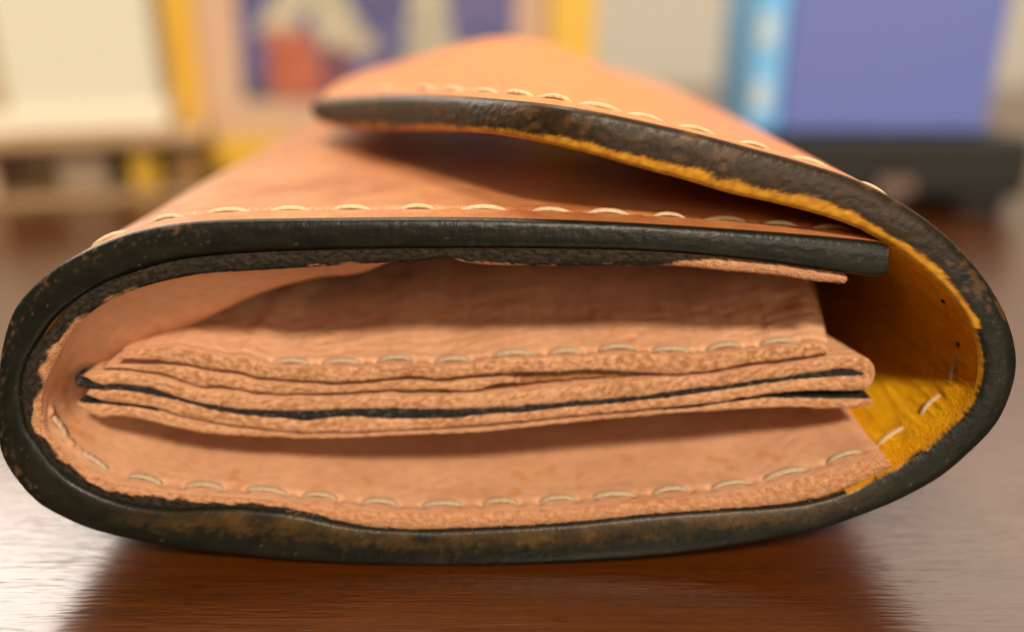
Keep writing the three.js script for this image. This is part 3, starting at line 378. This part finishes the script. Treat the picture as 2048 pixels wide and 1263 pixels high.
// some faces of the leaves are dyed blue-black, as the open ends of the fold show
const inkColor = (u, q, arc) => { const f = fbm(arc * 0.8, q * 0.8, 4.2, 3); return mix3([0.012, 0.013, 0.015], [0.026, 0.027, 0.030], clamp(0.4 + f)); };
let aGroove = null;
const leafA = leaf('pocket_leaf', 'top pocket leaf, sewn along its wavy edge', leafTop, { seedAt: 11.3, table: FINE, push: (u, q, side, arc, fr, p) => {
  let dy = 0; if (side > 0 && aGroove) dy -= aGroove(arc, q, 0.45, 0.12);
  dy += 0.5 * N3(p[0] * 0.07, q * 0.10, 3.2) * sm(2, 10, q) + 0.08 * N3(p[0] * 0.3, q * 0.4, 7.2) * sm(1, 4, q) + 2.6 * (1 - Math.exp(-Math.max(0, q - 1.5) / 16)) * sm(-34, -8, p[0]);
  if (side > 0) {                                      // creases of the soft leather, running slantwise
    const wx = p[0] + 2.2 * N3(p[0] * 0.10, q * 0.10, 1.1), wq = q + 1.3 * N3(p[0] * 0.13, q * 0.13, 5.1), far = sm(1.6, 4, q);
    const a = Math.abs(N3(wx * 0.16 + wq * 0.10, wq * 0.62 - wx * 0.20, 2.5)), b = Math.abs(N3(wx * 0.34 - wq * 0.2, wq * 1.25 - wx * 0.30, 8.5)), on = sm(-0.25, 0.35, N3(p[0] * 0.09, q * 0.12, 12.3));
    dy -= far * (0.17 * on * Math.exp(-((a / 0.09) ** 2)) + 0.09 * (1 - 0.5 * on) * Math.exp(-((b / 0.10) ** 2)));
  }
  return [sm(10, 30, p[0]) * 0.22 * Math.min(q, 22), dy, 0];
}, after: (s) => { aGroove = groove(s, stitchAt.A, 1.3, 1.8); } });
sew(leafA.s, stitchAt.A, 1.3, 1, M.threadGrey, leafA.m, smallStitchShapes);
const leafB = leaf('pocket_leaf_001', 'second pocket leaf, ending halfway', leafSecond, { seedAt: 17.9 });
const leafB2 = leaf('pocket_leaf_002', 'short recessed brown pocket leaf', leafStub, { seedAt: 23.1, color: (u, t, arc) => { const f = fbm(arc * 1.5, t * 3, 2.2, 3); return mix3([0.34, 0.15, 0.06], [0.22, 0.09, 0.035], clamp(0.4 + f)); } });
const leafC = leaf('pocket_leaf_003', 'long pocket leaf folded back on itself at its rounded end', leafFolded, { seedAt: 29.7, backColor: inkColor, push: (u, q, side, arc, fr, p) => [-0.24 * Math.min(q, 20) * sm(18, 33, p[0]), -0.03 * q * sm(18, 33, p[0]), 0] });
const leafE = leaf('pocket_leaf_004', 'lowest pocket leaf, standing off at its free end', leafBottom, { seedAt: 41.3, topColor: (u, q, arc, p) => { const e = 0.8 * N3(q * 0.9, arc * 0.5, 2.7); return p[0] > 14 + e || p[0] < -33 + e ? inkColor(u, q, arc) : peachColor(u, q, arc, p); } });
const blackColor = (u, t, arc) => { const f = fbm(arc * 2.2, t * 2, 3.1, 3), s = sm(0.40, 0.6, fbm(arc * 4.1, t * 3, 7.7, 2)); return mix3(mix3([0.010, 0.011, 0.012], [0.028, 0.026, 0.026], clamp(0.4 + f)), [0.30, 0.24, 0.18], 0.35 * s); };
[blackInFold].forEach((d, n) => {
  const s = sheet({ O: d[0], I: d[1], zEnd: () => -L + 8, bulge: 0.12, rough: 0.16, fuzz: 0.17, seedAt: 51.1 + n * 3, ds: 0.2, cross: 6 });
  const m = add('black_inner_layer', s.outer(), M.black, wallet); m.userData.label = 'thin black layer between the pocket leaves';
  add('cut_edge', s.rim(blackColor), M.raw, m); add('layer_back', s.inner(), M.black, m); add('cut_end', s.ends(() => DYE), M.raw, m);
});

{ // added panel across the far end, keeps light from leaking inside
  const sh = new THREE.Shape(); for (let u = 13; u <= 61; u++) { const p = shellInner[u]; if (u === 13) sh.moveTo(p[0] * MM, p[1] * MM); else sh.lineTo(p[0] * MM, p[1] * MM); }
  const g = new THREE.ExtrudeGeometry(sh, { depth: 0.8 * MM, bevelEnabled: false }); g.translate(0, 0, (-L + 1.5) * MM);
  add('added_end_panel', g, phys({ color: new THREE.Color().setRGB(...TAN2), roughness: 0.7 }), wallet).userData.label = 'added leather panel blocking light at the far end of the wallet';
}

// loose fibres on the raw cuts
{
  const g = new THREE.ConeGeometry(0.022 * MM, 0.5 * MM, 4, 3); g.translate(0, 0.2 * MM, 0);
  const p = g.attributes.position; for (let i = 0; i < p.count; i++) { const y = p.getY(i) / (0.5 * MM); p.setX(i, p.getX(i) + 0.12 * MM * y * y); }
  g.computeVertexNormals();
  const list = [], tmp = new THREE.Object3D(), up = new THREE.Vector3(0, 1, 0);
  const put = (s, count, from, to, spread, tMin, tMax, size) => { for (let n = 0; n < count; n++) {
    const k = Math.floor(mix(s.nu * from, s.nu * to - 1, rnd())), j = Math.round(mix(tMin, tMax, rnd()) * s.cross), q = V(s.rimAt(k, j)), f = s.frame[k];
    const dir = f.N.clone().addScaledVector(f.W, (rnd() - 0.5) * spread).addScaledVector(f.T, (rnd() - 0.5) * spread * 1.5).normalize();
    tmp.position.copy(q).multiplyScalar(MM); tmp.quaternion.setFromUnitVectors(up, dir); tmp.rotateY(rnd() * 6.28); tmp.scale.setScalar(size * (0.35 + 0.9 * rnd() * rnd())); tmp.updateMatrix(); list.push(tmp.matrix.clone());
  } };
  for (const s of [leafA.s, leafC.s, leafE.s]) put(s, 2600, 0, 1, 3.2, 0, 1, 0.8);
  put(leafB.s, 1000, 0, 1, 3.2, 0, 1, 0.8);
  put(lining, 1800, 0.66, 1, 3.2, 0.1, 1, 0.8); put(lining, 300, 0, 0.07, 3.2, 0.1, 1, 0.9);
  const im = new THREE.InstancedMesh(g, M.fibre, list.length); list.forEach((m, i) => im.setMatrixAt(i, m));
  im.name = 'leather_fibres'; im.userData = { kind: 'stuff', label: 'fine loose fibres on the raw cut edges' }; im.castShadow = im.receiveShadow = true; wallet.add(im);
}

// ---------------------------------------------------------------- things behind, out of focus
const std = (rgb, roughness = 0.6, o = {}) => phys({ color: new THREE.Color().setRGB(...rgb), roughness, ...o });
function thing(name, label, category, x, z, turn = 0, y = 0) { const g = new THREE.Group(); g.name = name; g.userData = { label, category }; g.position.set(x * MM, y * MM, z * MM); g.rotation.y = turn; scene.add(g); return g; }
const box = (name, parent, mat, w, h, d, x, y, z, r = 0.6) => { const m = add(name, new RoundedBoxGeometry(w * MM, h * MM, d * MM, 2, r * MM), mat, parent); m.position.set(x * MM, y * MM, z * MM); return m; };
{ // low stand and the cream box on it
  const s = thing('wooden_stand', 'low brown wooden stand with gold and pale uprights, under the cream box', 'stand', -138, -160, 0.30);
  const sb = std([0.42, 0.27, 0.14], 0.4);
  box('stand_top', s, sb, 106, 2.5, 40, 0, 16.2, 0); box('base_board', s, sb, 100, 2, 34, 0, 1.0, 0); box('back_panel', s, sb, 98, 13, 2, 0, 8.5, -14);
  for (const [x, w, c] of [[-4, 9, [0.50, 0.34, 0.25]], [21, 12, [0.27, 0.20, 0.14]], [36, 7, [0.52, 0.31, 0.02]], [47, 8, [0.24, 0.13, 0.04]], [-28, 12, [0.24, 0.11, 0.04]]]) box('upright', s, std(c, 0.5), w, 12.6, 24, x, 8.6, 2);
  const b = thing('cream_box', 'tall cream box with a tan vertical band, on the low wooden stand', 'box', -143, -163, 0.30, 17.5);
  box('box_body', b, std([0.66, 0.66, 0.55], 0.5), 94, 66, 34, 0, 33, 0, 2);
  box('band', b, std([0.46, 0.38, 0.24], 0.6), 5.5, 66.4, 1.0, 8, 33, 17.2, 0.3);
  box('bottom_rim', b, std([0.76, 0.72, 0.60], 0.5), 96, 7, 36, 0, 3.6, 0, 1.5);
}
{ // picture in a yellow frame
  const f = thing('picture_frame', 'yellow framed blue picture with pale peaks and a red block', 'picture', -40, -196, 0.0);
  const W = 130, Hh = 80, yel = std([0.72, 0.44, 0.05], 0.45), y0 = 0, z = 0;
  f.rotation.x = -0.08;
  box('frame_side', f, yel, 9, Hh, 8, -W / 2 + 4.5, Hh / 2 + y0, z); box('frame_side', f, yel, 14, Hh, 8, W / 2 - 7, Hh / 2 + y0, z);
  box('frame_bottom', f, yel, W - 19.5, 11, 8, -1.2, 5.5 + y0, z); box('frame_top', f, yel, W - 19.5, 11, 8, -1.2, Hh - 5.5, z);
  box('mat', f, std([0.55, 0.38, 0.27], 0.8), W - 18, Hh - 20, 2, 0, Hh / 2, -1);
  const c = document.createElement('canvas'); c.width = 512; c.height = 292; const x = c.getContext('2d');
  x.fillStyle = '#55558a'; x.fillRect(0, 0, 512, 292);
  for (let n = 0; n < 260; n++) { x.fillStyle = ['#4c4d86', '#5f5d90', '#6a6492', '#50527c'][n % 4]; x.beginPath(); x.ellipse(rnd() * 512, rnd() * 292, 8 + rnd() * 26, 5 + rnd() * 12, rnd() * 3, 0, 6.3); x.fill(); }
  const daub = (cols, x0, y0, x1, y1, w0, w1, n) => { for (let i = 0; i < n; i++) { const f = rnd(), w = mix(w0, w1, f); x.fillStyle = cols[i % cols.length]; x.beginPath(); x.ellipse(mix(x0, x1, f) + (rnd() - 0.5) * w, mix(y0, y1, f), 5 + rnd() * 12, 4 + rnd() * 9, rnd() * 3, 0, 6.3); x.fill(); } };
  daub(['#b9b6a0', '#a9ac94', '#c4bca6', '#b0a08c'], 130, 40, 210, 205, 30, 90, 240); daub(['#b8b09c', '#a8a596', '#c3b9a4'], 60, 180, 120, 90, 70, 30, 110);
  daub(['#aeaa98', '#bdb4a0', '#9b9a90'], 355, 40, 350, 245, 20, 110, 200);
  daub(['#b06048', '#b96f55', '#a4543f'], 95, 175, 105, 285, 80, 95, 190); daub(['#6b4456', '#7a4a52'], 175, 205, 180, 280, 40, 40, 60); daub(['#39465c', '#445068'], 20, 255, 30, 285, 30, 30, 40);
  const t = new THREE.CanvasTexture(c); t.colorSpace = THREE.SRGBColorSpace;
  const pic = add('picture_print', new THREE.PlaneGeometry(84 * MM, 48 * MM), phys({ map: t, roughness: 0.6 }), f); pic.position.set(-1 * MM, (22 + 24) * MM, 0.6 * MM);
}
{ // blue box on a black base
  const s = thing('black_base', 'low glossy black base under the blue box', 'stand', 93, -158, -0.06);
  box('base_body', s, std([0.006, 0.007, 0.006], 0.65), 62, 14.5, 42, 4, 11.7, 0, 2); 
  for (const x of [-24, 26]) box('foot', s, std([0.006, 0.006, 0.006], 0.5), 12, 5, 36, x, 2.5, 0, 1);
  box('painted_glint', s, std([0.16, 0.10, 0.08], 0.5), 9, 4, 1, 2, 7.6, 23.2, 0.4);  // pinkish highlight on the base, painted as a small brown plate
  const b = thing('blue_box', 'violet blue box with a light blue spine, standing on the black base', 'box', 91, -162, -0.02, 19.1);
  box('box_body', b, std([0.12, 0.165, 0.50], 0.5), 52, 62, 34, 2, 31, 0, 1);
  const sp = box('spine', b, std([0.17, 0.50, 0.92], 0.45), 8, 62, 34.5, -28.2, 31, 0.4, 1.5);
  for (const y of [9, 24, 45]) box('spine_patch', sp, std([0.52, 0.64, 0.72], 0.5), 4, 7, 0.6, -1.0, y - 31, 17.4, 0.2);
}
scene.traverse((o) => { if (o.isMesh) o.castShadow = o.receiveShadow = true; });
renderer.render(scene, camera);
